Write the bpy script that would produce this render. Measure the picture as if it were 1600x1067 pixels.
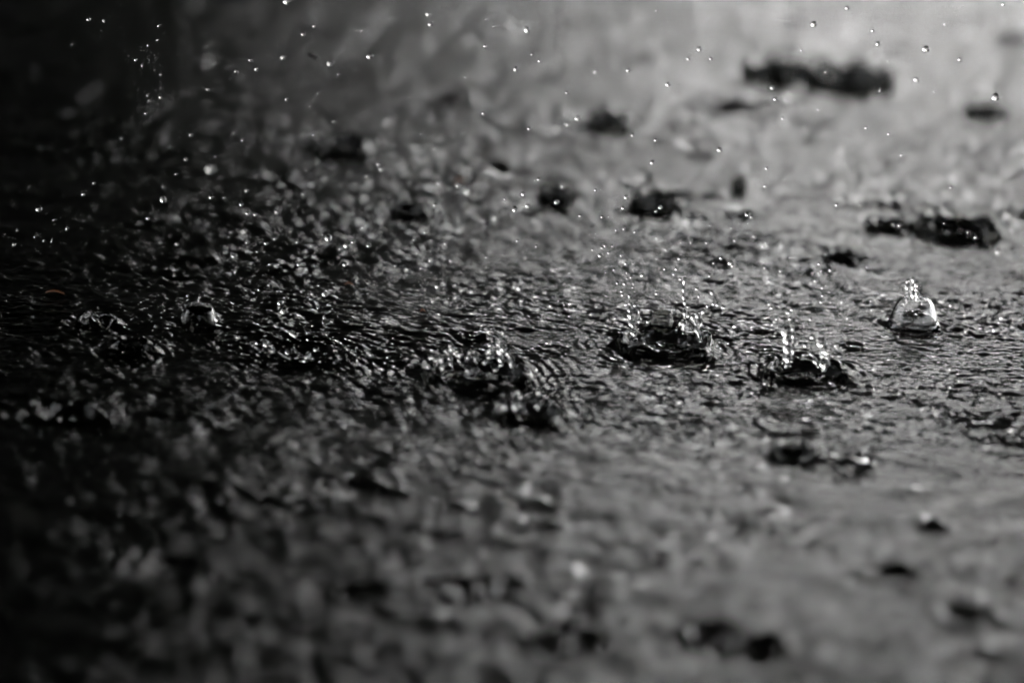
import bpy, bmesh, math, random
import numpy as np
from mathutils import Vector, Matrix, noise
R = math.radians
random.seed(7)
rng = np.random.default_rng(11)

# ------------------------------------------------------------------ camera
scene = bpy.context.scene
for o in list(bpy.data.objects):
    bpy.data.objects.remove(o)
PITCH, DIST, LENS, ROLL = R(15.0), 1.125, 135.0, R(2.4)
cam_data = bpy.data.cameras.new('camera')
cam = bpy.data.objects.new('camera', cam_data)
scene.collection.objects.link(cam)
scene.camera = cam
cam_data.sensor_width = 36.0
cam_data.lens = LENS
cam_data.clip_start = 0.02
cam_data.clip_end = 2000
cam_pos = Vector((0, -DIST * math.cos(PITCH), DIST * math.sin(PITCH)))
CM = Matrix.Translation(cam_pos) @ Matrix.Rotation(math.pi / 2 - PITCH, 4, 'X') @ Matrix.Rotation(ROLL, 4, 'Z')
cam.matrix_world = CM
cam_data.dof.use_dof = True
cam_data.dof.focus_distance = 1.135
cam_data.dof.aperture_fstop = 7.0
cam_data.dof.aperture_blades = 0

# ------------------------------------------------------------------ world, sun, exposure
SUN_EL, SUN_AZ = 42.0, 14.0          # azimuth measured from +Y towards +X
world = bpy.data.worlds.new('World')
scene.world = world
world.use_nodes = True
wn, wl = world.node_tree.nodes, world.node_tree.links
bg = wn['Background']
sky = wn.new('ShaderNodeTexSky')
sky.sky_type = 'NISHITA'
sky.sun_disc = False
sky.sun_elevation = R(SUN_EL)
sky.sun_rotation = R(SUN_AZ)
sky.air_density = 1.0
sky.dust_density = 4.0
sky.ozone_density = 1.0
hs = wn.new('ShaderNodeHueSaturation')          # an overcast sky has hardly any blue left
hs.inputs['Saturation'].default_value = 0.12
wl.new(sky.outputs[0], hs.inputs['Color'])
wl.new(hs.outputs[0], bg.inputs['Color'])
bg.inputs['Strength'].default_value = 0.15
sd = bpy.data.lights.new('sun', 'SUN')
sd.energy = 0.9
sd.angle = R(12)
sd.color = (1.0, 0.97, 0.93)
sun = bpy.data.objects.new('sun', sd)
scene.collection.objects.link(sun)
sdir = Vector((math.sin(R(SUN_AZ)) * math.cos(R(SUN_EL)), math.cos(R(SUN_AZ)) * math.cos(R(SUN_EL)), math.sin(R(SUN_EL))))
sun.rotation_euler = sdir.to_track_quat('Z', 'Y').to_euler()
sun.location = (0, 0, 5)
scene.view_settings.view_transform = 'Standard'
scene.view_settings.look = 'None'
scene.view_settings.exposure = 3.3
scene.view_settings.gamma = 1.0
scene.render.engine = 'CYCLES'
scene.cycles.max_bounces = 14
scene.cycles.transmission_bounces = 12
scene.cycles.transparent_max_bounces = 12
scene.cycles.sample_clamp_indirect = 6.0

# ------------------------------------------------------------------ helpers
def ray(px, py):
    """direction of the sight line through a pixel of the 1600 x 1067 photograph"""
    d = Vector(((px - 800) / 1600 * 36 / LENS, -(py - 533.5) / 1600 * 36 / LENS, -1))
    return (CM.to_3x3() @ d).normalized()

def on_plane(px, py, z=0.0):
    d = ray(px, py)
    return cam_pos + d * ((z - cam_pos.z) / d.z)

def at_depth(px, py, y):
    d = ray(px, py)
    return cam_pos + d * ((y - cam_pos.y) / d.y)

def px_size(p):
    """metres that one photograph pixel covers at point p"""
    dd = (CM.inverted() @ p).z
    return -dd * 36 / LENS / 1600

def link(o, parent=None):
    scene.collection.objects.link(o)
    if parent: o.parent = parent
    return o

def mesh_obj(name, me, mat, parent=None, smooth=True):
    o = bpy.data.objects.new(name, me)
    link(o, parent)
    me.materials.clear()
    me.materials.append(mat)
    if smooth:
        me.polygons.foreach_set('use_smooth', [True] * len(me.polygons))
    return o

def bm_obj(name, bm, mat, parent=None, smooth=True):
    me = bpy.data.meshes.new(name)
    bm.to_mesh(me); bm.free()
    return mesh_obj(name, me, mat, parent, smooth)

def empty(name, loc):
    o = bpy.data.objects.new(name, None)
    o.empty_display_size = 0.01
    o.location = loc
    return link(o)

def tag(o, label=None, cat=None, group=None, kind=None):
    if label: o['label'] = label
    if cat: o['category'] = cat
    if group: o['group'] = group
    if kind: o['kind'] = kind
    return o

# ------------------------------------------------------------------ materials
def new_mat(name):
    m = bpy.data.materials.new(name)
    m.use_nodes = True
    return m, m.node_tree.nodes, m.node_tree.links

def mat_film():
    # rain water lying on the road: Fresnel mirror over what is seen through it
    m, n, l = new_mat('puddle_water')
    out = n['Material Output']; n.remove(n['Principled BSDF'])
    tr = n.new('ShaderNodeBsdfTransparent'); tr.inputs[0].default_value = (0.50, 0.50, 0.48, 1)
    gl = n.new('ShaderNodeBsdfGlossy'); gl.inputs['Roughness'].default_value = 0.05
    fr = n.new('ShaderNodeFresnel'); fr.inputs['IOR'].default_value = 1.333
    mx = n.new('ShaderNodeMixShader')
    tc = n.new('ShaderNodeTexCoord')
    nz = n.new('ShaderNodeTexNoise'); nz.inputs['Scale'].default_value = 560; nz.inputs['Detail'].default_value = 2.0
    nz2 = n.new('ShaderNodeTexNoise'); nz2.inputs['Scale'].default_value = 60; nz2.inputs['Detail'].default_value = 1.0
    bp = n.new('ShaderNodeBump'); bp.inputs['Strength'].default_value = 0.8; bp.inputs['Distance'].default_value = 0.0007
    mp = n.new('ShaderNodeMapping'); mp.inputs['Scale'].default_value = (0.6, 1.0, 1.0); mp.inputs['Rotation'].default_value = (0, 0, R(8))
    l.new(tc.outputs['Object'], mp.inputs['Vector']); l.new(mp.outputs[0], nz.inputs['Vector'])
    l.new(nz.outputs['Fac'], bp.inputs['Height'])
    for s in (gl, fr): l.new(bp.outputs[0], s.inputs['Normal'])
    l.new(fr.outputs[0], mx.inputs[0]); l.new(tr.outputs[0], mx.inputs[1]); l.new(gl.outputs[0], mx.inputs[2])
    l.new(mx.outputs[0], out.inputs['Surface'])
    n.remove(nz2)
    return m

def mat_drop():
    m, n, l = new_mat('splash_water')
    out = n['Material Output']; n.remove(n['Principled BSDF'])
    g = n.new('ShaderNodeBsdfGlass'); g.inputs['IOR'].default_value = 1.333; g.inputs['Roughness'].default_value = 0.0
    l.new(g.outputs[0], out.inputs['Surface'])
    return m

def mat_rough(name, c1, c2, scale, rough=0.8, bump=0.3, dist=0.01, detail=6):
    m, n, l = new_mat(name)
    b = n['Principled BSDF']; b.inputs['Roughness'].default_value = rough
    tc = n.new('ShaderNodeTexCoord'); nz = n.new('ShaderNodeTexNoise')
    nz.inputs['Scale'].default_value = scale; nz.inputs['Detail'].default_value = detail
    cr = n.new('ShaderNodeValToRGB')
    cr.color_ramp.elements[0].position = 0.35; cr.color_ramp.elements[1].position = 0.65
    cr.color_ramp.elements[0].color = (*c1, 1); cr.color_ramp.elements[1].color = (*c2, 1)
    bp = n.new('ShaderNodeBump'); bp.inputs['Strength'].default_value = bump; bp.inputs['Distance'].default_value = dist
    l.new(tc.outputs['Object'], nz.inputs['Vector']); l.new(nz.outputs['Fac'], cr.inputs[0])
    l.new(cr.outputs[0], b.inputs['Base Color']); l.new(nz.outputs['Fac'], bp.inputs['Height'])
    l.new(bp.outputs[0], b.inputs['Normal'])
    return m

FILM, DROP = mat_film(), mat_drop()
ASPHALT = mat_rough('wet_asphalt', (0.005, 0.005, 0.005), (0.015, 0.0145, 0.014), 260, 0.5, 0.6, 0.002)
LEAF_DEAD = mat_rough('dead_leaf', (0.07, 0.028, 0.012), (0.12, 0.05, 0.02), 300, 0.5, 0.3, 0.0005)
SEED = mat_rough('dark_seed', (0.004, 0.004, 0.004), (0.012, 0.010, 0.008), 500, 0.6, 0.3, 0.0003)
BARK = mat_rough('bark', (0.03, 0.025, 0.02), (0.07, 0.06, 0.05), 6, 0.9, 0.8, 0.04)
FOLIAGE = mat_rough('foliage', (0.022, 0.032, 0.016), (0.05, 0.062, 0.034), 3, 0.6, 0.1, 0.01)
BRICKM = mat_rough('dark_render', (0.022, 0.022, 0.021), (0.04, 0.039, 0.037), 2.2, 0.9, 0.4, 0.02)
GLASSM = mat_rough('dark_window_glass', (0.01, 0.01, 0.012), (0.015, 0.015, 0.018), 1, 0.25, 0.02, 0.001)
GLASSM.node_tree.nodes['Principled BSDF'].inputs['Specular IOR Level'].default_value = 0.15
DROPTXT = '926 390 4.1;945 383 4.9;941 387 5.8;957 384 4.1;938 399 7.0;952 395 5.4;971 398 4.9;978 412 5.4;990 412 3.7;960 421 4.9;947 426 3.3;999 402 2.9;1026 404 3.7;1062 404 6.2;1041 391 3.7;1080 378 4.5;1104 379 4.5;1148 375 4.9;1027 372 4.5;922 365 4.1;993 362 5.4;1178 369 4.9;1193 386 4.1;1127 403 5.8;1115 411 3.7;1142 411 9.1;1145 415 6.2;1195 418 5.4;1109 431 4.9;1004 430 7.0;1039 420 4.9;1057 420 5.4;1053 427 4.9;1063 436 4.9;980 426 3.7;974 429 2.9;986 433 4.1;980 435 3.3;965 442 4.9;976 443 5.8;990 442 4.5;989 449 3.3;992 455 2.9;972 455 5.4;973 461 5.8;1026 454 2.9;1026 458 5.4;1089 451 5.8;1092 462 4.9;1113 457 7.4;1070 437 7.4;1075 479 4.9;1106 478 6.2;1115 475 5.8;1122 476 7.4;1131 480 7.0;1097 504 4.9;1013 502 6.6;1115 537 4.9;993 477 6.6;948 462 2.9;1201 438 4.4;1220 423 4.4;1274 438 5.3;1285 449 4.4;1286 462 4.8;1284 472 6.1;1203 475 5.3;1206 481 6.6;1238 483 7.0;1232 488 7.9;1214 498 5.7;1211 503 4.8;1207 507 3.9;1235 498 5.7;1246 499 3.9;1267 499 5.7;1215 511 3.5;1325 497 5.3;1329 507 3.9;1239 514 5.7;1203 532 5.3;1286 513 3.1;1486 477 5.7;1421 439 3.1;1485 604 5.7;1307 539 6.6;1259 539 8.8;513 372 10.3;542 383 10.3;552 378 6.1;576 384 6.1;539 413 7.5;416 380 6.1;430 373 4.7;464 377 4.7;386 379 3.7;358 370 2.8;361 363 2.3;365 400 6.1;353 394 4.7;402 393 3.7;422 413 4.7;467 413 6.1;368 424 4.2;558 438 4.2;508 460 8.9;511 454 3.7;498 446 2.8;436 413 2.3;531 389 2.8;454 362 3.3;487 384 3.7;567 355 4.7;445 465 3.7;438 473 9.4;444 486 11.2;497 481 4.2;516 486 3.3;506 495 4.7;519 502 4.7;488 509 3.3;511 522 4.2;456 520 8.4;464 521 5.6;481 520 5.2;410 532 6.1;415 537 6.1;426 548 4.7;494 546 7.0;480 557 8.0;467 532 6.1;490 527 2.8;504 534 2.3;398 467 3.3;434 455 3.7;440 455 3.7;420 445 4.2;382 361 8.0 b;669 22 8.9;673 38 9.6;610 29 4.5;732 13 4.5;760 30 4.5;771 41 4.5;798 34 7.6 b;824 47 10.8;735 61 11.5 b;758 72 6.4;673 64 8.9 b;832 85 5.7;843 95 6.4;873 96 9.6 b;806 108 8.3;931 112 8.9;982 110 8.3;1044 132 8.9;1026 17 5.1;1045 34 4.5;1093 77 8.9;1076 92 7.6;1060 131 3.8;652 116 3.8;728 120 5.7;886 145 5.7;756 177 7.6;827 201 7.0;887 194 8.3;903 185 10.8;871 201 10.2 b;989 211 7.6;1025 219 7.0;1020 254 8.9;679 232 4.5;685 286 5.7;842 280 7.6;870 316 7.6;1032 324 7.0;1025 330 4.5;979 308 7.6;805 327 8.9;825 322 7.6;818 303 7.6;680 320 6.4;716 290 7.0;732 299 11.5 b;658 209 4.5;723 208 4.5;879 291 6.4;931 297 6.4;974 325 6.4;907 337 5.7;641 152 4.5;605 191 9.6 b;1295 8 5.7;1324 13 7.6;1272 38 10.8;1107 32 4.5;1568 7 7.0;1572 26 4.5;1477 38 6.4;1411 47 7.6 b;1364 48 6.4;1372 69 8.3;1447 77 12.7;1253 79 5.7;1111 92 6.4;1388 95 5.1;1500 93 7.6;1432 124 9.6;1375 141 5.1;1207 137 8.3;1212 155 8.3;1279 171 5.7;1556 152 14.0;1379 177 8.3 b;1223 185 5.1;1468 176 4.5;1460 143 4.5;1354 200 7.0;1389 209 6.4;1125 234 10.2;1409 242 5.7;1198 263 6.4;1226 280 4.5;1319 286 3.8;1486 293 5.7;1308 320 6.4;1344 320 3.8;1168 335 7.6;1196 291 6.4;1234 149 15.9 b;1505 10 3.2;1290 113 3.8;448 3 11.5;138 31 7.0;162 33 3.8;113 70 3.8;248 41 5.1;231 71 3.8;323 73 3.8;246 63 3.2;212 94 5.7;335 100 5.1;391 94 6.4;401 108 7.0;369 112 6.4;443 90 9.6;491 41 6.4;474 54 7.0;516 99 10.8;578 88 12.7;566 48 5.1;557 48 4.5;529 116 4.5;222 103 4.5;251 117 3.2;325 140 5.7;231 149 4.5;251 152 5.7;233 158 3.2;228 177 5.7;448 155 6.4;485 166 4.5;497 146 4.5;366 208 4.5;472 211 3.8;490 211 4.5;298 211 5.1;190 216 4.5;379 219 5.1;522 190 5.1;266 230 3.2;290 249 5.7;337 245 3.8;275 272 4.5;479 266 4.5;147 286 5.7;386 298 6.4;330 308 7.0;255 312 10.2;377 319 6.4;474 303 5.1;387 333 6.4;399 335 5.7;350 309 3.8;596 264 8.9;591 256 6.4;573 275 5.1;508 278 7.6 b;488 288 8.3 b;130 304 5.1;432 331 5.7;255 292 3.8;329 264 15.9 b;61 327 9.6;231 341 5.6;105 357 5.1;55 370 3.9;69 376 3.9;81 376 3.9;27 360 3.4;277 381 5.1;85 344 3.4;22 382 5.1;774 340 8.3 b;789 311 3.9;755 346 3.4;665 363 5.8;647 374 3.9;672 406 4.4;658 419 3.4;696 380 3.9;705 406 5.4;618 415 4.4;760 402 3.9;786 398 3.4;809 376 5.4;839 385 5.4;822 402 5.8 b;789 429 3.9;787 441 3.9;812 450 8.3;805 449 5.4;722 453 5.4;738 455 7.3;699 471 7.3;713 464 6.3;890 426 3.9;870 420 3.4;882 475 4.4;684 447 8.3 b;694 442 6.3;678 470 6.8;941 339 4.9;1174 339 4.9;1110 352 3.9;1143 356 3.9;975 356 5.4;963 360 3.4;1235 402 3.4;1240 402 2.9;1405 352 4.9;1290 396 3.9;1280 412 5.4;1366 387 3.9;1355 417 3.9;1298 422 6.3;1475 349 2.9;1512 363 2.9;1524 371 4.9;1560 393 8.3 b;1396 351 2.4;1488 406 4.4 b'

# ------------------------------------------------------------------ water surface
def axis_lines(marks):
    """marks: (start, end, step) rows; grows geometrically beyond both ends"""
    pts = []
    for a, b, s in marks:
        pts += list(np.arange(a, b - s * 0.5, s))
    pts.append(marks[-1][1])
    hi, s = pts[-1], marks[-1][2]
    up = []
    while hi < 120:
        s *= 1.22; hi += s; up.append(hi)
    lo, s = pts[0], marks[0][2]
    dn = []
    while lo > -120:
        s *= 1.22; lo -= s; dn.append(lo)
    return np.array(dn[::-1] + pts + up)

XS = axis_lines([(-.34, -.17, .0012), (-.17, .18, .0006), (.18, .34, .0012)])
YS = axis_lines([(-.34, -.10, .0010), (-.10, .16, .0006), (.16, .36, .0009), (.36, .80, .0014)])
X, Y = np.meshgrid(XS, YS)
Z = np.zeros_like(X)

def fade(v, a, b):                 # 1 inside [a, b], falls to 0 over a margin
    m = 0.05
    return np.clip((v - a) / m + 1, 0, 1) * np.clip((b - v) / m + 1, 0, 1)
FADE = fade(X, -.33, .33) * fade(Y, -.34, .80)

def vnoise(x, y, seed):            # smooth value noise on a lattice
    r = np.random.default_rng(seed)
    T = r.random((128, 128))
    xi = np.floor(x).astype(int); yi = np.floor(y).astype(int)
    fx = x - xi; fy = y - yi
    fx = fx * fx * (3 - 2 * fx); fy = fy * fy * (3 - 2 * fy)
    g = lambda a, b: T[b % 128, a % 128]
    return (g(xi, yi) * (1 - fx) + g(xi + 1, yi) * fx) * (1 - fy) + (g(xi, yi + 1) * (1 - fx) + g(xi + 1, yi + 1) * fx) * fy

sl = (slice(np.searchsorted(YS, -.5), np.searchsorted(YS, 1.0)), slice(np.searchsorted(XS, -.4), np.searchsorted(XS, .4)))
xf, yf = X[sl], Y[sl]
zf = np.zeros_like(xf)
NW = 130
SLOPE = 0.155
for k in range(NW):
    lam = 0.0015 * (0.0075 / 0.0015) ** (rng.random() ** 1.2)
    th = rng.normal(math.pi / 2 - 0.1, 0.68)
    kx, ky = 2 * math.pi / lam * math.cos(th), 2 * math.pi / lam * math.sin(th)
    a = SLOPE * math.sqrt(2 / NW) * lam / (2 * math.pi)
    zf += a * np.sin(kx * xf + ky * yf + rng.random() * 6.28)
for k in range(50):
    lam = rng.uniform(.0045, .013); th = rng.normal(math.pi / 2 - .2, 1.1)
    kx, ky = 2 * math.pi / lam * math.cos(th), 2 * math.pi / lam * math.sin(th)
    zf += (.045 + .02 * np.clip(-yf / .15, 0, 1)) * math.sqrt(2 / 50) * lam / 6.283 * np.sin(kx * xf + ky * yf + rng.random() * 6.28)
zf *= 0.35 + 1.4 * vnoise(xf * 30 + 19, yf * 30 + 19, 3)
for k in range(40):                 # longer waves that tilt whole patches
    lam = rng.uniform(.010, .034); th = rng.uniform(0, 6.283)
    kx, ky = 2 * math.pi / lam * math.cos(th), 2 * math.pi / lam * math.sin(th)
    zf += .05 * math.sqrt(2 / 40) * lam / 6.283 * np.sin(kx * xf + ky * yf + rng.random() * 6.28)
# hundreds of small ring waves left by drops that have already landed
xa, ya = XS[sl[1]], YS[sl[0]]
def ring(cx, cy, r0, lam, width, amp):
    L = r0 + 2.6 * width
    i0, i1 = np.searchsorted(xa, (cx - L, cx + L)); j0, j1 = np.searchsorted(ya, (cy - L, cy + L))
    if i1 <= i0 or j1 <= j0: return
    gx, gy = xf[j0:j1, i0:i1] - cx, yf[j0:j1, i0:i1] - cy
    r = np.sqrt(gx * gx + gy * gy)
    zf[j0:j1, i0:i1] += amp * np.exp(-((r - r0) / width) ** 2) * np.cos(2 * math.pi * (r - r0) / lam)
for k in range(650):
    cx, cy = rng.uniform(-.32, .34), rng.uniform(-.38, .85)
    r0 = .003 + .042 * rng.random() ** 1.4
    lam = rng.uniform(.0018, .0045)
    ring(cx, cy, r0, lam, lam * rng.uniform(.8, 1.8), rng.uniform(.07, .22) * lam / 6.28 * min(1, (.02 / r0)) )

def crater(px, py, wpx, depth=.0028, rim=.0010, rings=1.0, bowl=.42, bump=0):
    c = on_plane(px, py)
    rad = wpx / 2 * px_size(c)
    L = rad * 3.2
    i0, i1 = np.searchsorted(xa, (c.x - L, c.x + L)); j0, j1 = np.searchsorted(ya, (c.y - L, c.y + L))
    gx, gy = xf[j0:j1, i0:i1] - c.x, yf[j0:j1, i0:i1] - c.y
    ang = np.arctan2(gy, gx)
    r = np.sqrt(gx * gx + gy * gy) / (rad * (1 + .09 * np.sin(3 * ang + px) + .07 * np.sin(5 * ang + py) + .04 * np.sin(9 * ang + px)))
    inside = np.clip(1 - r * r, 0, 1)
    z = zf[j0:j1, i0:i1]
    z *= 1 - .75 * (bowl > .3) * np.clip(2.0 - r, 0, .8) / .8 - .3 * (bowl <= .3) * (r < 1)
    z += -bowl * rad * inside * (1 + .3 * np.sin(4 * ang + 9 * r + px) * r) + (rim + .05 * rad * (bowl > .2)) * np.exp(-((r - 1.05) / .17) ** 2) * (1 + .35 * np.sin(5 * ang + py) + .2 * np.sin(11 * ang))
    z += bump * np.clip(1.12 - r * r, 0, 1) ** .5
    z += rings * .0005 * np.sin((r - 1.2) * rad / .0030 * 6.28) * np.exp(-np.clip(r - 1.2, 0, 9) / .55) * (r > 1.2)
    return c, rad

# the splashes and pits: pixel centre, width in pixels
PITS = dict(
    s1=crater(1040, 540, 132, .0034, .0014), s2=crater(747, 588, 150, .0032, .0014), s3=crater(828, 648, 100, .0030, .0012),
    s4=crater(1258, 582, 116, .0030, .0009), bell=crater(1427, 508, 66, .0016, .0010, 1, 0), dome=crater(311, 502, 50, .0012, .0008, 1, 0, .0046),
    s7=crater(152, 506, 56, .0020, .0010), s8=crater(470, 552, 104, .0012, .0004, 2.0, .12), ringlet=crater(742, 527, 40, .0012, .0004, 1.5),
    b1=crater(540, 232, 90, .006, .003, 1, .6), b2=crater(955, 194, 52, .006, .003, 1, .6), b3=crater(1021, 322, 62, .005, .0025, 1, .6),
    b4=crater(868, 309, 46, .004, .002), b5=crater(1223, 118, 90, .008, .004, 1, 0.45), b6=crater(1322, 128, 110, .008, .004, 1, 0.45),
    b7=crater(1495, 362, 118, .005, .002, 1, 0.42), b8=crater(1390, 354, 60, .003, .001), b9=crater(1320, 404, 50, .003, .001),
    b10=crater(1155, 294, 22, .003, .0012), b11=crater(1112, 306, 22, .003, .001), b12=crater(1090, 338, 34, .003, .0005, 1, .19),
    b13=crater(642, 332, 48, .003, .0015), b14=crater(782, 264, 50, .003, .0005, 1, .19), b15=crater(700, 152, 62, .003, .0005, 1, .19),
    b16=crater(775, 128, 40, .003, .0005, 1, .19), b17=crater(852, 122, 44, .003, .0005, 1, .19), b18=crater(1540, 178, 60, .004, .002),
    b19=crater(1578, 64, 34, .004, .002), b20=crater(1150, 165, 90, .003, .0005, 1, .19), b21=crater(1098, 245, 34, .002, .0005, 1, .19),
    b22=crater(440, 278, 44, .003, .0005, 1, .19),
    f1=crater(1240, 713, 62, .0028, .0008), f2=crater(1115, 988, 92, .005, .0006, 1, .34), f2b=crater(1180, 1008, 104, .005, .0006, 1, .32), f3=crater(866, 1000, 66, .004, .0006, 1, .32), f3b=crater(916, 1006, 76, .004, .0006, 1, .32),
    f4=crater(205, 548, 70, .003, .0012), f5=crater(1455, 824, 50, .002, .0005, 1, .19), f6=crater(1510, 960, 90, .004, .0005, 1, .19),
    f7=crater(1540, 672, 70, .002, .0003, 1, .13), f8=crater(730, 915, 80, .003, .0005, 1, .19), f9=crater(570, 925, 90, .003, .0005, 1, .19),
    f10=crater(1400, 900, 90, .003, .0005, 1, .19), f11=crater(110, 650, 90, .003, .001), f12=crater(1585, 700, 60, .003, .0003, 1, .13),
)
# shallow dimples of lesser drops, all over the nearer and the farther water
rp = np.random.default_rng(23)
for k in range(62):
    if k < 48: px, py, w = rp.uniform(430, 1600), 30 + 400 * rp.random(), rp.uniform(14, 44)
    else:      px, py, w = rp.uniform(150, 1600), rp.uniform(640, 1060), rp.uniform(40, 105)
    crater(px, py, w, 0, .0003, .8, rp.uniform(.10, .26) if k < 48 else rp.uniform(.06, .15))
# capillary rings standing round the ones in the focus band
for px, py, wpx, lam, amp in ((470, 550, 150, .0034, .0005), (470, 550, 100, .0028, .0005), (1040, 542, 190, .0030, .0003), (1258, 584, 170, .0030, .0003), (1040, 542, 240, .0034, .0002), (640, 545, 40, .002, .0002), (1335, 540, 34, .002, .0003),
                              (868, 546, 50, .002, .00022), (1430, 532, 60, .0022, .00022), (1200, 612, 34, .003, .0003)):
    c = on_plane(px, py); ring(c.x, c.y, wpx / 2 * px_size(c), lam, lam * .8, amp)
# slow swell of the shallow puddle
zf += .0007 * (vnoise(xf * 14 + 3, yf * 14 + 3, 8) - .5)
Z[sl] = zf
Z *= FADE

def grid_mesh(name, xs, ys, X, Y, Z):
    ny, nx = X.shape
    co = np.stack([X.ravel(), Y.ravel(), Z.ravel()], 1).astype(np.float32)
    i = (np.arange(ny - 1)[:, None] * nx + np.arange(nx - 1)[None]).ravel()
    f = np.stack([i, i + 1, i + nx + 1, i + nx], 1).astype(np.int32)
    me = bpy.data.meshes.new(name)
    me.vertices.add(len(co)); me.vertices.foreach_set('co', co.ravel())
    me.loops.add(f.size); me.loops.foreach_set('vertex_index', f.ravel())
    me.polygons.add(len(f)); me.polygons.foreach_set('loop_start', np.arange(0, f.size, 4, dtype=np.int32))
    me.update(calc_edges=True); me.validate()
    return me
water = tag(mesh_obj('water', grid_mesh('water', XS, YS, X, Y, Z), FILM), kind='structure')

# ------------------------------------------------------------------ asphalt under the water
XG = axis_lines([(-.27, .29, .0022)]); YG = axis_lines([(-.34, .80, .0030)])
GX, GY = np.meshgrid(XG, YG)
GZ = -.013 + .0016 * vnoise(GX / .004 + 40, GY / .004 + 40, 21) * fade(GX, -.27, .29) * fade(GY, -.34, .8) \
     + .0008 * vnoise(GX / .011 + 40, GY / .011 + 40, 22)
road = tag(mesh_obj('road', grid_mesh('road', XG, YG, GX, GY, GZ), ASPHALT), kind='structure')

# ------------------------------------------------------------------ unseen blockers added to shape what the water mirrors
def box(bm, x0, x1, y0, y1, z0, z1):
    v = [bm.verts.new(p) for p in ((x0,y0,z0),(x1,y0,z0),(x1,y1,z0),(x0,y1,z0),(x0,y0,z1),(x1,y0,z1),(x1,y1,z1),(x0,y1,z1))]
    for f in ((0,3,2,1),(4,5,6,7),(0,1,5,4),(1,2,6,5),(2,3,7,6),(3,0,4,7)):
        bm.faces.new([v[i] for i in f])

occ = empty('occluder', (-1.05, 16, 0))  # unseen block added to darken the left side of the reflection
tag(occ, 'added tall dark rendered building mirrored as darkness on the left of the wet road', 'occluder')
bm = bmesh.new(); box(bm, -34, 0, 0, 12, -.02, 19); bm_obj('wall', bm, BRICKM, occ, False)
bm = bmesh.new(); box(bm, -34.3, .3, -.3, 12.3, 19, 19.5); bm_obj('roof', bm, BRICKM, occ, False)
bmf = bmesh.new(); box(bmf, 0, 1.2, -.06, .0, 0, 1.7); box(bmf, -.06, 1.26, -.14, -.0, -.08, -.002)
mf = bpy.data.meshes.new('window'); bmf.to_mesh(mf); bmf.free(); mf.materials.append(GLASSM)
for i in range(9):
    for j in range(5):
        w = bpy.data.objects.new('window', mf); link(w, occ); w.location = (-2.6 - i * 3.4, -.004, 2.0 + j * 3.4)

# ---- tree added out of view; its crown blocks the higher sky
def limb(bm, pts, rads, n=8):
    rings_ = []
    for i, p in enumerate(pts):
        t = (pts[min(i + 1, len(pts) - 1)] - pts[max(i - 1, 0)]).normalized()
        a = t.orthogonal().normalized(); b = t.cross(a)
        rings_.append([bm.verts.new(p + (a * math.cos(6.2832 * k / n) + b * math.sin(6.2832 * k / n)) * rads[i]) for k in range(n)])
    for i in range(len(pts) - 1):
        for k in range(n):
            bm.faces.new((rings_[i][k], rings_[i][(k + 1) % n], rings_[i + 1][(k + 1) % n], rings_[i + 1][k]))
    bm.faces.new(rings_[0][::-1]); bm.faces.new(rings_[-1])

def leafy_crown(name, centre, rad, nclump, nleaf, leaf, parent, seed, low=None):
    r = np.random.default_rng(seed)
    V, F = [], []
    for c in range(nclump):
        u = r.normal(size=3); u /= np.linalg.norm(u)
        q = centre + u * rad * r.uniform(.35, 1.0) ** .5
        s = r.uniform(.35, .9) * rad.min() * .32
        P = q + r.normal(size=(nleaf, 3)) * s * np.array([1, 1, .6])
        for p in P:
            a = r.normal(size=3); a /= np.linalg.norm(a)
            b = np.cross(a, r.normal(size=3)); b /= np.linalg.norm(b)
            l, w = leaf * r.uniform(.7, 1.3), leaf * r.uniform(.35, .6)
            k = len(V)
            V += [p - a * l, p + b * w, p + a * l, p - b * w]; F.append((k, k + 1, k + 2, k + 3))
    me = bpy.data.meshes.new(name); me.from_pydata([tuple(v) for v in V], [], F); me.update()
    return mesh_obj(name, me, FOLIAGE, parent, False)

tree = empty('added_canopy_tree', (7.5, 7.0, 0))
tag(tree, 'added unseen broad tree whose crown hangs overhead to darken the nearer ripples', 'tree')
bm = bmesh.new()
limb(bm, [Vector(p) for p in ((0, 0, -.02), (-.1, .05, 1.5), (-.5, .1, 3.2), (-1.2, 0, 4.8))], (.34, .27, .22, .17), 12)
for a in ((-5.5, -3, 7.2), (-5, 2.5, 7.5), (-1, 3, 7.8), (1.5, -2, 7.4), (-3, -.5, 8.4)):
    limb(bm, [Vector((-.9, .05, 4.2)), Vector(a) * .5 + Vector((-.4, 0, 2.2)), Vector(a)], (.14, .09, .03))
bm_obj('trunk', bm, BARK, tree)
leafy_crown('crown', np.array([-6.0, 0.6, 6.65]), np.array([12.5, 9.8, 3.1]), 1300, 60, .29, tree, 5)

# unseen trees added to block sky: a low line ahead and one behind
for i, (tx, ty, hh, lab) in enumerate(((0.6, 40, 8.3, 'added low far tree straight down the road'), (6.2, 43, 9.6, 'added far tree right of the low one down the road'),
                                  (12, 41, 9.0, 'added squat far tree right of the road'), (18.5, 45, 10.6, 'tallest added far tree at the right down the road'))):
    t = tag(empty('added_far_tree', (tx, ty, 0)), lab, 'tree', 'unseen far trees added to dim the low sky')
    bm = bmesh.new(); limb(bm, [Vector((0, 0, -.02)), Vector((.1, 0, hh * .3)), Vector((0, .1, hh * .6))], (.25, .2, .12)); bm_obj('trunk', bm, BARK, t)
    leafy_crown('crown', np.array([0, 0, hh * .55]), np.array([4.8, 3.0, hh * .45]), 150, 50, .36, t, 60 + i)
t = tag(empty('added_rear_tree', (-5, -6, 0)), 'added spreading tree behind the viewer to keep the sky off the road', 'tree')  # added behind the camera to cut the sky light
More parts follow.
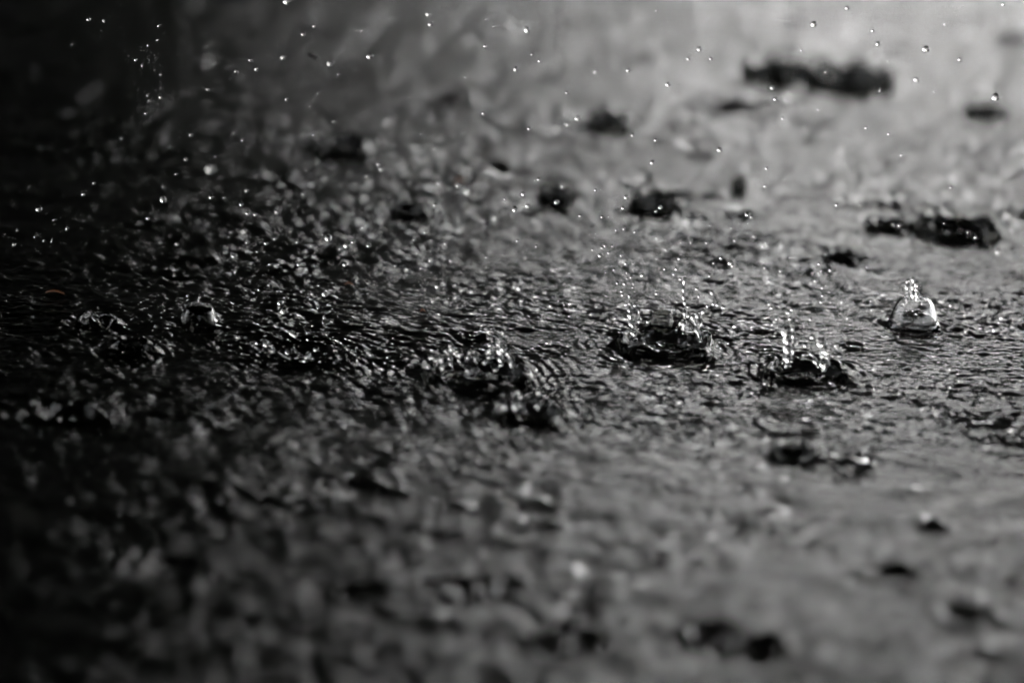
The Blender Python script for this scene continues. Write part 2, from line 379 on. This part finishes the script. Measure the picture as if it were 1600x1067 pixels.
bm = bmesh.new(); limb(bm, [Vector((0, 0, -.02)), Vector((.1, 0, 2.5)), Vector((.6, .1, 5))], (.35, .27, .15)); bm_obj('trunk', bm, BARK, t)
leafy_crown('crown', np.array([4.0, 0, 6.0]), np.array([12, 6.5, 4.0]), 480, 50, .30, t, 77)

pop = tag(empty('added_slender_tree', (-.72, 15.2, 0)), 'added slender airy tree softening the edge of the tall dark building', 'tree')  # added thin foliage, softens the edge of the dark reflection
bm = bmesh.new(); limb(bm, [Vector((0, 0, -.02)), Vector((.05, 0, 3)), Vector((0, .05, 8))], (.16, .12, .04)); bm_obj('trunk', bm, BARK, pop)
leafy_crown('crown', np.array([0, 0, 4.6]), np.array([1.05, .8, 4.5]), 130, 40, .10, pop, 91)

# ------------------------------------------------------------------ liquid shapes
def tube(bm, pts, rads, n=8):
    limb(bm, pts, rads, n)

def ball(bm, p, r, sx=1, sz=1, sub=2):
    bmesh.ops.create_icosphere(bm, subdivisions=sub, radius=r, matrix=Matrix.Translation(p) @ Matrix.Diagonal((sx, sx, sz, 1)))

def lathe_wall(bm, rad, prof, n=72):
    """closed wall of revolution; prof(angle) -> closed list of (radius factor, z)"""
    rows = []
    for k in range(n):
        a = 6.28318 * k / n
        rows.append([bm.verts.new((math.cos(a) * rad * q, math.sin(a) * rad * q, z)) for q, z in prof(a)])
    m = len(rows[0])
    for k in range(n):
        A, B = rows[k], rows[(k + 1) % n]
        for i in range(m):
            bm.faces.new((A[i], B[i], B[(i + 1) % m], A[(i + 1) % m]))

def fuse(bm, voxel, smooth=2):
    """melt the overlapping shapes of a bmesh into one liquid skin"""
    bmesh.ops.recalc_face_normals(bm, faces=bm.faces)
    me = bpy.data.meshes.new('tmp'); bm.to_mesh(me); bm.free()
    o = bpy.data.objects.new('tmp', me); scene.collection.objects.link(o)
    r = o.modifiers.new('r', 'REMESH'); r.mode = 'VOXEL'; r.voxel_size = voxel; r.adaptivity = 0
    s = o.modifiers.new('s', 'SMOOTH'); s.iterations = smooth; s.factor = .5
    dg = bpy.context.evaluated_depsgraph_get()
    res = bpy.data.meshes.new_from_object(o.evaluated_get(dg))
    bpy.data.objects.remove(o); bpy.data.meshes.remove(me)
    return res

def wob(a, seed, f=1.0):
    return noise.noise(Vector((math.cos(a) * f, math.sin(a) * f, seed * 3.17)))

def rim_mesh(rad, h, seed, tall=None, thick=.10, voxel=.00035, n=96):
    """ragged wall of water thrown up round a crater"""
    def prof(a):
        hh = h * (1 + .9 * wob(a, seed, 2.6) + .9 * wob(a, seed + 5, 7)) + (tall(a) if tall else 0)
        hh = max(hh, h * .25)
        lean = 1 + .09 * wob(a, seed + 1, 2) + .05 * wob(a, seed + 8, 6)
        g = .04 * rad
        return [(1.13, -.0030), (1.14 * lean, g * .5), (1.09 * lean, g + hh * .5), (1.07 * lean, g + hh),
                ((1.07 - thick * .5) * lean, g + hh * .97), ((1.02 - thick * .5) * lean, g + hh * .4), (.97, -.0016), (.90, -.0040)]
    bm = bmesh.new(); lathe_wall(bm, rad, prof, n)
    return fuse(bm, voxel, 3)

def jet(bm, base, tip, r0, r1, seed, beads=6, bend=.0):
    """a thread of water pinching off into beads"""
    rd = random.Random(seed)
    pts, rads = [], []
    n = beads * 3
    side = Vector((rd.uniform(-1, 1), rd.uniform(-1, 1), 0)) * bend
    for i in range(n + 1):
        t = i / n
        p = base.lerp(tip, t) + side * math.sin(t * 3.1) + Vector((rd.gauss(0, 1), rd.gauss(0, 1), 0)) * r0 * .18
        pts.append(p)
        rads.append((r0 * (1 - t) + r1 * t) * (.70 + .30 * math.cos(t * beads * 6.28 + rd.random())))
    tube(bm, pts, rads, 8)
    for i in range(beads):
        t = (i + 1) / beads
        if i < beads - 1 and rd.random() < .15: continue
        ball(bm, base.lerp(tip, t) + side * math.sin(t * 3.1), (r0 * (1 - t) + r1 * t) * rd.uniform(1.1, 1.75), 1, rd.uniform(1, 1.3))

def local(px, py, c, dy=0.0):
    """point above the splash centre c seen at a pixel, in the splash's own coordinates"""
    return at_depth(px, py, c.y + dy) - c

def splash_root(name, key, label, cat='splash', group=None):
    c, rad = PITS[key]
    return tag(empty(name, c), label, cat, group), c, rad

def add_jets(name, root, c, specs, voxel=.0003, label=None):
    """specs: (x0,y0,x1,y1,dy,r0px,r1px,beads)"""
    obs = []
    for k, (x0, y0, x1, y1, dy, r0, r1, nb) in enumerate(specs):
        u = px_size(c)
        bm = bmesh.new()
        a = local(x0, y0, c, dy); b = local(x1, y1, c, dy)
        jet(bm, a, b, r0 * u * 1.0, r1 * u * 1.0, int(x0 * 7 + y0 * 3 + k), nb, u * 1.5)
        obs.append(mesh_obj(name, fuse(bm, voxel, 2), DROP, root))
    return obs

# ---- 1: the crown splash in the middle right
root, c, rad = splash_root('crown_splash', 's1', 'wide black crown splash right of centre with two beaded jets and a small cap')
mesh_obj('crown_rim', rim_mesh(rad, .0007, 1, lambda a: .0026 * max(0, math.cos(a - .55)) ** 6), DROP, root)
add_jets('jet', root, c, [(992, 532, 985, 492, 0, 5.0, 3.2, 3), (985, 494, 984, 462, 0, 3.4, 2.2, 3), (998, 515, 999, 486, .002, 2.4, 2.0, 2),
                          (1068, 522, 1070, 472, .002, 3.8, 2.4, 3), (1070, 474, 1069, 440, .002, 3.0, 2.4, 3),
                          (1083, 500, 1100, 487, .002, 3.2, 3.0, 2), (1094, 535, 1083, 496, -.003, 2.4, 3.2, 2), (1056, 516, 1076, 492, .004, 3.2, 2.8, 2)])
add_jets('crest', root, c, [(1005, 533, 1012, 538, -.002, 2.0, 2.4, 2), (1013, 539, 1023, 541, -.003, 2.6, 2.0, 3), (1026, 534, 1036, 538, -.001, 2.0, 2.4, 2), (1075, 536, 1076, 537, -.003, 2, 2, 1)])
# veil of water hanging between the right hand jets
u = px_size(c)
def veil(x0, x1, ytop, ybase, dy, seed, th=.00045):
    bm = bmesh.new(); n = 16; m = 12
    F, B = [], []
    for i in range(n + 1):
        t = i / n; xx = x0 + (x1 - x0) * t
        yt = ytop + 16 * noise.noise(Vector((t * 5, seed, 0))) + 14 * abs(t - .5)
        rf, rb = [], []
        for j in range(m + 1):
            s = j / m
            p = local(xx + 5 * math.sin(s * 2 + seed) * (1 - s), ybase + (yt - ybase) * s, c, dy + .0025 * math.sin(t * 3.1) + .001 * math.sin(s * 3))
            k = th * (1.3 - s + .5 * noise.noise(Vector((t * 5, s * 5, seed)))) * (.35 + math.sin(t * 3.1) ** .5 * .65)
            rf.append(bm.verts.new(p - Vector((0, k, 0)))); rb.append(bm.verts.new(p + Vector((0, k, 0))))
        F.append(rf); B.append(rb)
    for i in range(n):
        for j in range(m):
            bm.faces.new((F[i][j], F[i + 1][j], F[i + 1][j + 1], F[i][j + 1])); bm.faces.new((B[i][j + 1], B[i + 1][j + 1], B[i + 1][j], B[i][j]))
    for i in range(n):
        bm.faces.new((F[i][m], F[i + 1][m], B[i + 1][m], B[i][m])); bm.faces.new((B[i][0], B[i + 1][0], F[i + 1][0], F[i][0]))
    for j in range(m):
        bm.faces.new((F[0][j], F[0][j + 1], B[0][j + 1], B[0][j])); bm.faces.new((B[n][j], B[n][j + 1], F[n][j + 1], F[n][j]))
    return fuse(bm, .00025, 2)
mesh_obj('water_veil', veil(1062, 1088, 494, 520, .001, 1.3, .0003), DROP, root)
# cap of water standing up behind the crater
bm = bmesh.new(); cc = local(1033, 500, c, .016)
def prof_cap(a):
    r = .0032
    return [(r * 1.0, -.003), (r * 1.2, -.0003), (r * 1.05, .0012), (r * 1.0, .0024 + .0003 * wob(a, 4, 3)), (r * .9, .0027), (r * .82, .0023), (r * .74, .0019), (r * .4, .0017), (r * .05, .0018), (r * .05, -.003)]
lathe_wall(bm, 1, prof_cap, 48)
bmesh.ops.translate(bm, verts=bm.verts, vec=cc); mesh_obj('water_cap', fuse(bm, .0003, 2), FILM, root)

# ---- 2: ragged splash left of it
root, c, rad = splash_root('ragged_splash', 's2', 'ragged splash left of centre, wide black crater with many short leaning threads of water')
mesh_obj('crown_rim', rim_mesh(rad, .0010, 2, lambda a: .0022 * max(0, math.sin(a + .2)) ** 2), DROP, root)
add_jets('jet', root, c, [(783, 572, 780, 536, .003, 4.2, 3, 3), (776, 540, 790, 510, .003, 3, 2.4, 3), (768, 552, 756, 500, .004, 2.2, 1.6, 4), (801, 582, 794, 552, 0, 2.0, 2.6, 2),
                          (722, 572, 705, 540, .002, 3, 2.4, 3), (690, 586, 690, 560, -.002, 3.2, 2.4, 2), (708, 578, 698, 548, .003, 2.4, 2, 3), (745, 566, 742, 548, .006, 4, 3, 2),
                          (690, 566, 674, 558, -.003, 2.6, 2.4, 2), (728, 565, 734, 550, .006, 3, 2.4, 2), (760, 566, 768, 548, .006, 3.4, 2.6, 2), (800, 586, 822, 600, -.004, 2.6, 2.2, 2)])
mesh_obj('water_veil', veil(726, 772, 552, 592, .005, 2.3), DROP, root)

for (bx, by, br) in ((731, 578, 3.2), (775, 577, 3.2), (730, 600, 3.6), (704, 592, 3.2), (810, 595, 3.4), (796, 600, 3.2), (786, 598, 2.4), (786, 545, 4.6), (766, 548, 4), (706, 545, 4), (719, 554, 4), (674, 558, 3.6), (757, 566, 3)):
    bm = bmesh.new(); ball(bm, local(bx, by, c, -.004), br * u, 1, 1.1, 3)
    bm_obj('bead', bm, DROP, root)

# ---- 3: small one in front of it
root, c, rad = splash_root('low_splash', 's3', 'low blurred splash just in front of the ragged one, black pit edged with round glints')
mesh_obj('crown_rim', rim_mesh(rad, .0010, 3, lambda a: .0012 * max(0, math.sin(a)) ** 2), DROP, root)
add_jets('jet', root, c, [(790, 640, 789, 634, 0, 3, 3.4, 1), (806, 642, 805, 633, 0, 3, 4, 1), (820, 646, 821, 641, 0, 3, 3, 1), (843, 640, 842, 631, .003, 4, 4.4, 1), (812, 650, 810, 612, .004, 2, 2.4, 2), (838, 636, 842, 612, .004, 2, 2.4, 2)])

# ---- 4: two towered splash on the right
root, c, rad = splash_root('twin_jet_splash', 's4', 'flat black splash on the right with two lumpy towers of beads rising from it')
mesh_obj('crown_rim', rim_mesh(rad, .0006, 4, None), DROP, root)
add_jets('jet', root, c, [(1231, 574, 1230, 530, 0, 6, 4.2, 3), (1226, 530, 1229, 517, 0, 3.6, 5.6, 1), (1238, 566, 1240, 524, .002, 3, 3.2, 2), (1223, 568, 1226, 544, -.001, 3.4, 2.6, 2),
                          (1288, 580, 1287, 540, 0, 6.2, 4.6, 3), (1284, 545, 1284, 524, 0, 4.6, 5.2, 2), (1294, 566, 1291, 548, .002, 4, 3.6, 2), (1279, 574, 1268, 552, .001, 3.4, 3.2, 2),
                          (1268, 595, 1264, 588, -.004, 3, 4.4, 1), (1272, 594, 1276, 592, -.004, 2.4, 3.4, 1), (1279, 532, 1270, 526, 0, 3, 3.8, 1)])

# ---- 5: bell shaped bubble with a thin neck
root, c, rad = splash_root('bell_bubble', 'bell', 'clear bell shaped bubble of water with a thin broken neck at the far right')
def prof_bell(a):
    w = 1 + .03 * wob(a, 7, 2); r = .0071
    top = .0086 + .0008 * wob(a, 9, 2.5)
    fl = .0030 + .0004 * wob(a, 2, 2)
    return [(r * 1.25, -.0016), (r * 1.06, .0004), (r * 1.0 * w, .0022), (r * .93 * w, .0042), (r * .82 * w, .0064), (r * .67 * w, .0080), (r * .50 * w, top),
            (r * .455 * w, top - .0001), (r * .62 * w, .0078), (r * .77 * w, .0062), (r * .88 * w, .0041), (r * .95 * w, .0022), (r * .99, .0004), (r * .92, -.0016)]
bm = bmesh.new(); lathe_wall(bm, 1, prof_bell, 80); mesh_obj('bell_wall', fuse(bm, .00018, 3), DROP, root)
def prof_base(a):
    r = .0071; e = .0034 + .0005 * wob(a, 14, 2)
    return [(r * .7, -.0145), (r * .9, -.0030), (r * 1.18, -.0002), (r * 1.06, .0014), (r * .90, .0028), (r * .66, e + .0004), (r * .3, e + .0006), (r * .03, e + .0006), (r * .03, -.0145)]
bm = bmesh.new(); lathe_wall(bm, 1, prof_base, 72); mesh_obj('bell_base', fuse(bm, .00025, 3), DROP, root)
bm = bmesh.new(); rr = .0071 * .49
for k in range(40):
    a = 6.2832 * k / 40
    ball(bm, Vector((math.cos(a) * rr, math.sin(a) * rr, .0085 + .0007 * wob(a, 9, 2.5))), .00042 * (1 + .5 * wob(a, 3, 5)))
mesh_obj('bell_lip', fuse(bm, .0002, 2), DROP, root)
add_jets('jet', root, c, [(1419, 474, 1419, 440, -.001, 3.2, 2.4, 4), (1436, 474, 1433, 444, .001, 3.2, 2.8, 4), (1427, 472, 1427, 436, .002, 3, 2.6, 3), (1412, 476, 1420, 462, 0, 3, 2, 2), (1441, 476, 1434, 462, 0, 3, 2, 2)])

# ---- 6: dark dome at the left
root, c, rad = splash_root('dome_bubble', 'dome', 'small black dome of water with a glittering crest at the left')
def prof_dome(a):
    r = .0051; w = 1 + .05 * wob(a, 11, 2)
    return [(r * .7, -.0145), (r * .9, -.0030), (r * 1.17, -.0002), (r * 1.05 * w, .0008), (r * .95 * w, .0024), (r * .82 * w, .0040), (r * .58 * w, .0051 + .0003 * wob(a, 12, 4)), (r * .30, .0054), (r * .02, .0054), (r * .02, -.0145)]
bm = bmesh.new(); lathe_wall(bm, 1, prof_dome, 64); mesh_obj('dome_wall', fuse(bm, .00025, 3), DROP, root)
add_jets('crest', root, c, [(298, 478, 305, 474, 0, 2, 2, 2), (308, 476, 318, 475, 0, 2.4, 2, 2), (318, 477, 326, 478, -.001, 2, 1.6, 2), (293, 482, 300, 480, -.001, 2, 1.8, 2), (311, 474, 312, 464, .001, 1.6, 1.4, 2), (296, 474, 293, 462, 0, 1.2, 1.4, 2)])

# ---- 7: glittering crest at the far left
root, c, rad = splash_root('glinting_splash', 's7', 'low splash at the far left edge whose crest glints white over black water')
mesh_obj('crown_rim', rim_mesh(rad, .0012, 6, lambda a: .001 * max(0, math.sin(a))), DROP, root)
add_jets('crest', root, c, [(132, 496, 138, 492, .002, 2, 2.4, 2), (144, 497, 158, 502, 0, 2.6, 2.2, 3), (142, 506, 160, 511, -.003, 2, 2.2, 3), (162, 511, 172, 513, -.003, 1.6, 1.8, 2), (175, 500, 177, 499, .001, 1.6, 2, 1)])

# ---- 8: spent splash with rings
root, c, rad = splash_root('spent_splash', 's8', 'spent splash ringed by ripples left of centre with bright beads over dark water')
add_jets('bead', root, c, [(410, 530, 416, 537, .002, 2.8, 3.2, 2), (446, 551, 457, 547, 0, 4.2, 4.4, 2), (478, 560, 481, 554, -.002, 3, 3.2, 1), (493, 547, 495, 546, 0, 3.2, 3, 1),
                           (454, 519, 462, 524, .004, 3, 3, 2), (425, 548, 427, 547, 0, 2.2, 2.2, 1)])

# ---- small ring glints at the back of splash 2
root, c, rad = splash_root('ringlet_splash', 'ringlet', 'tiny curled white glint of a splash on black water above the ragged splash')
add_jets('crest', root, c, [(733, 521, 742, 524, 0, 1.6, 1.6, 3), (742, 524, 749, 521, 0, 1.6, 1.4, 2)])

# ---- splashes out of focus
def far_splash(key, name, label, h, n_j, jl, seed, group=None):
    root, c, rad = splash_root(name, key, label, 'splash', group)
    u = px_size(c)
    mesh_obj('crown_rim', rim_mesh(rad, h, seed, None, .16, max(.0004, rad / 40), 64), FILM, root)
    rd = random.Random(seed)
    for k in range(n_j):
        a = rd.uniform(0, 6.28); q = Vector((math.cos(a), math.sin(a), 0)) * rad * 1.02
        bm = bmesh.new()
        L = jl * rd.uniform(.5, 1.1)
        jet(bm, q, q * 1.12 + Vector((0, 0, L)), rad * .10, rad * .06, seed * 9 + k, 3)
        mesh_obj('jet', fuse(bm, max(.0003, rad / 40), 2), FILM, root)
BLURRED = 'blurred splashes out of focus'
for a in (
    ('b1', 'blurred_splash', 'long soft black splash high on the left part of the road', .0028, 3, .005, 31),
    ('b2', 'blurred_splash', 'compact soft black splash above the centre, standing alone on pale water', .0036, 3, .005, 32),
    ('b3', 'blurred_splash', 'soft black splash behind the left jet of the crown splash with a droplet in front', .0034, 4, .006, 33),
    ('b4', 'blurred_splash', 'small two humped soft dark splash above centre on pale water', .0040, 3, .005, 34),
    ('b5', 'blurred_splash', 'widest soft black splash at the upper right, left half of the long dark pair', .0035, 3, .005, 35),
    ('b6', 'blurred_splash', 'soft black splash at the upper right, right half of the long dark pair', .0035, 4, .006, 36),
    ('b7', 'blurred_splash', 'wide soft black ring of a splash behind the bell shaped bubble', .0018, 3, .004, 37),
    ('b10', 'blurred_splash', 'tiny soft round black splash on pale water above the twin jet splash', .0034, 1, .003, 40),
    ('b13', 'blurred_splash', 'small soft dark splash between the dark left and the pale middle of the road', .0026, 2, .003, 43),
    ('b18', 'blurred_splash', 'soft dark splash near the right edge just under a large clear drop', .0015, 2, .003, 48),
    ('f1', 'blurred_splash', 'small soft black splash in the right foreground below the twin jet splash', .0018, 2, .002, 51),
    ('f2', 'blurred_splash', 'large soft black splash at the bottom edge right of centre', .0008, 0, .004, 52),
    ('f3', 'blurred_splash', 'soft black splash at the bottom edge, left one of two there', .0008, 0, .003, 53),
    ('f4', 'blurred_splash', 'soft black splash on the dark left, below the glinting splash', .0005, 0, .002, 54),
): far_splash(*a, group=BLURRED)

# ------------------------------------------------------------------ drops in the air
def drop_mesh(name, sx, sz, seed, sub=3):
    bm = bmesh.new(); bmesh.ops.create_icosphere(bm, subdivisions=sub, radius=1)
    for v in bm.verts:
        w = 1 + .07 * noise.noise(v.co * 1.1 + Vector((seed, 0, 0)))
        v.co = Vector((v.co.x * sx * w, v.co.y * sx * w, v.co.z * sz * w))
    me = bpy.data.meshes.new(name); bm.to_mesh(me); bm.free()
    me.materials.append(DROP); me.polygons.foreach_set('use_smooth', [True] * len(me.polygons))
    return me
VAR = [drop_mesh('raindrop', 1, 1, 1), drop_mesh('raindrop', .95, 1.1, 2), drop_mesh('raindrop', .85, 1.25, 3), drop_mesh('raindrop', .7, 1.6, 4), drop_mesh('raindrop', 1.05, .9, 5)]
DROPS = [e.split() for e in DROPTXT.split(';')]
DROPS = sorted(DROPS, key=lambda e: -float(e[2]))
rd = random.Random(5)
LAND = [(1040, 520, 'the crown splash'), (1258, 560, 'the twin jet splash'), (747, 575, 'the ragged splash'),
        (1427, 480, 'the bell bubble'), (460, 545, 'the spent splash'), (311, 485, 'the black dome bubble'), (540, 228, 'the long soft splash'),
        (955, 190, 'the compact soft splash'), (1270, 120, 'the long dark splash pair'), (1495, 362, 'the soft ring splash'), (130, 80, 'the dark corner'),
        (868, 309, 'the two humped dark splash'), (700, 120, 'the pale top centre')]
ids = []; stuff_bm = bmesh.new(); n_ind = 0
used = set()
for e in DROPS:
    x, y, d = float(e[0]), float(e[1]), float(e[2]); blur = len(e) > 3
    g = on_plane(x, y)
    if blur: yw = g.y * .75 if y < 533 else g.y - .02
    else:    yw = rd.gauss(.012, .022)
    # nearer the splash a drop came from
    for lx, ly, _ in LAND[:3]:
        if not blur and abs(x - lx) < 130 and -140 < y - ly < 20:
            yw = on_plane(lx, ly + 18).y + rd.gauss(0, .006)
    yw = min(yw, g.y - .004)
    p = at_depth(x, y, yw)
    r = max(d / 2 * ((.82 if x < 620 else .88) if y < 300 else 1.0) * px_size(p), .00030)
    ln = rd.choice([0, 0, 1, 1, 2, 3] if d < 5.5 else [0, 0, 1, 4])
    if n_ind < 298:
        o = bpy.data.objects.new('raindrop', VAR[ln]); link(o); n_ind += 1
        o.location = p; o.scale = (r, r, r)
        o.rotation_euler = (rd.uniform(-.15, .15), rd.uniform(-.35, .25), rd.uniform(0, 6.28))
        li = min(range(len(LAND)), key=lambda i: (LAND[i][0] - x) ** 2 + (LAND[i][1] - y) ** 2)
        lx, ly, nm = LAND[li]
        dx, dy = x - lx, y - ly
        near = 'close' if math.hypot(dx, dy) < 60 else ('' if math.hypot(dx, dy) < 130 else 'well')
        v = 'above' if dy < -30 else ('below' if dy > 30 else '')
        q = 'left' if dx < -30 else ('right' if dx > 30 else '')
        rel = (v + ' and ' + q + ' of' if v and q else (q + ' of' if q else (v or 'over')))
        big = 'large' if d > 9 else ('midsize' if d > 6 else ('small' if d > 4.6 else 'tiny'))
        look = 'blurred' if blur else ('round', 'round', 'oval', 'stretched', 'flat')[ln]
        ids.append((y, o))
        tag(o, ' '.join(f'{big} {look} drop {near} {rel} {nm}'.split()), 'raindrop', 'drops of water in the air')
    else:
        bmesh.ops.create_icosphere(stuff_bm, subdivisions=2, radius=r, matrix=Matrix.Translation(p))
byl = {}
for yy, o in ids: byl.setdefault(o['label'], []).append((yy, o))
NUM = ('', '', 'two', 'three', 'four', 'five', 'six', 'seven', 'eight', 'nine')
ORD = ('highest', 'second highest', 'third highest', 'fourth highest', 'fifth highest', 'sixth highest', 'seventh highest', 'eighth highest')
for lab, L in byl.items():
    if not 1 < len(L) < 10: continue
    L.sort(key=lambda t: t[0])
    for k, (yy, o) in enumerate(L):
        w = 'lowest' if k == len(L) - 1 else ORD[k]
        if len(L) == 2: w = ('higher', 'lower')[k]
        o['label'] = w + ' of ' + NUM[len(L)] + ' ' + lab.replace(' drop ', ' drops ')
tag(bm_obj('fine_spray', stuff_bm, DROP), 'finest specks of spray hanging in the air over the whole wet road', 'spray', kind='stuff')

# ------------------------------------------------------------------ debris
def leaf_bit(px, py, w, dx, label, yaw, z=.0006):
    c = on_plane(px, py); u = px_size(c)
    bm = bmesh.new(); n = 9; L = w * u
    top, bot = [], []
    for i in range(n):
        t = i / (n - 1); hw = L * dx * math.sin(math.pi * min(.97, t * .92 + .05)) * (1 + .25 * noise.noise(Vector((t * 6, px, 0))))
        zc = .0007 * math.sin(t * 3.1)
        top.append([bm.verts.new(((t - .5) * L, s * hw, zc + abs(s) * .0005 + .0002)) for s in (-1, -.4, .4, 1)])
        bot.append([bm.verts.new(((t - .5) * L, s * hw, zc + abs(s) * .0005)) for s in (-1, -.4, .4, 1)])
    for i in range(n - 1):
        for j in range(3):
            bm.faces.new((top[i][j], top[i + 1][j], top[i + 1][j + 1], top[i][j + 1])); bm.faces.new((bot[i][j + 1], bot[i + 1][j + 1], bot[i + 1][j], bot[i][j]))
        for j in (0, 3): bm.faces.new((top[i][j], top[i + 1][j], bot[i + 1][j], bot[i][j]))
    bmesh.ops.recalc_face_normals(bm, faces=bm.faces)
    o = bm_obj('leaf_fragment', bm, LEAF_DEAD)
    o.location = c + Vector((0, 0, z)); o.rotation_euler = (.25, 0, yaw)
    tag(o, label, 'leaf', 'scraps of dead leaf')
leaf_bit(718, 291, 20, .3, 'rust orange scrap of dead leaf on the pale water above centre', .2, .0012)
leaf_bit(86, 463, 30, .08, 'thin orange brown scrap of leaf floating on the dark far left water', -.15)
leaf_bit(660, 492, 9, .3, 'tiny red scrap of leaf above the ragged splash', .4)
leaf_bit(545, 450, 14, .16, 'narrow yellow scrap of leaf above and right of the spent splash', 0)
c = at_depth(490, 88, .10); u = px_size(c); bm = bmesh.new()
limb(bm, [Vector((-9 * u, 0, 2.5 * u)), Vector((-7 * u, 0, 2.5 * u)), Vector((0, 0, 0)), Vector((7 * u, 0, -3 * u)), Vector((9 * u, 0, -3.5 * u))], (1.2 * u, 2.8 * u, 3.2 * u, 2.8 * u, 1.2 * u), 10)
o = bm_obj('seed', bm, SEED); o.location = c
tag(o, 'short black seed falling through the air near the top left', 'seed')
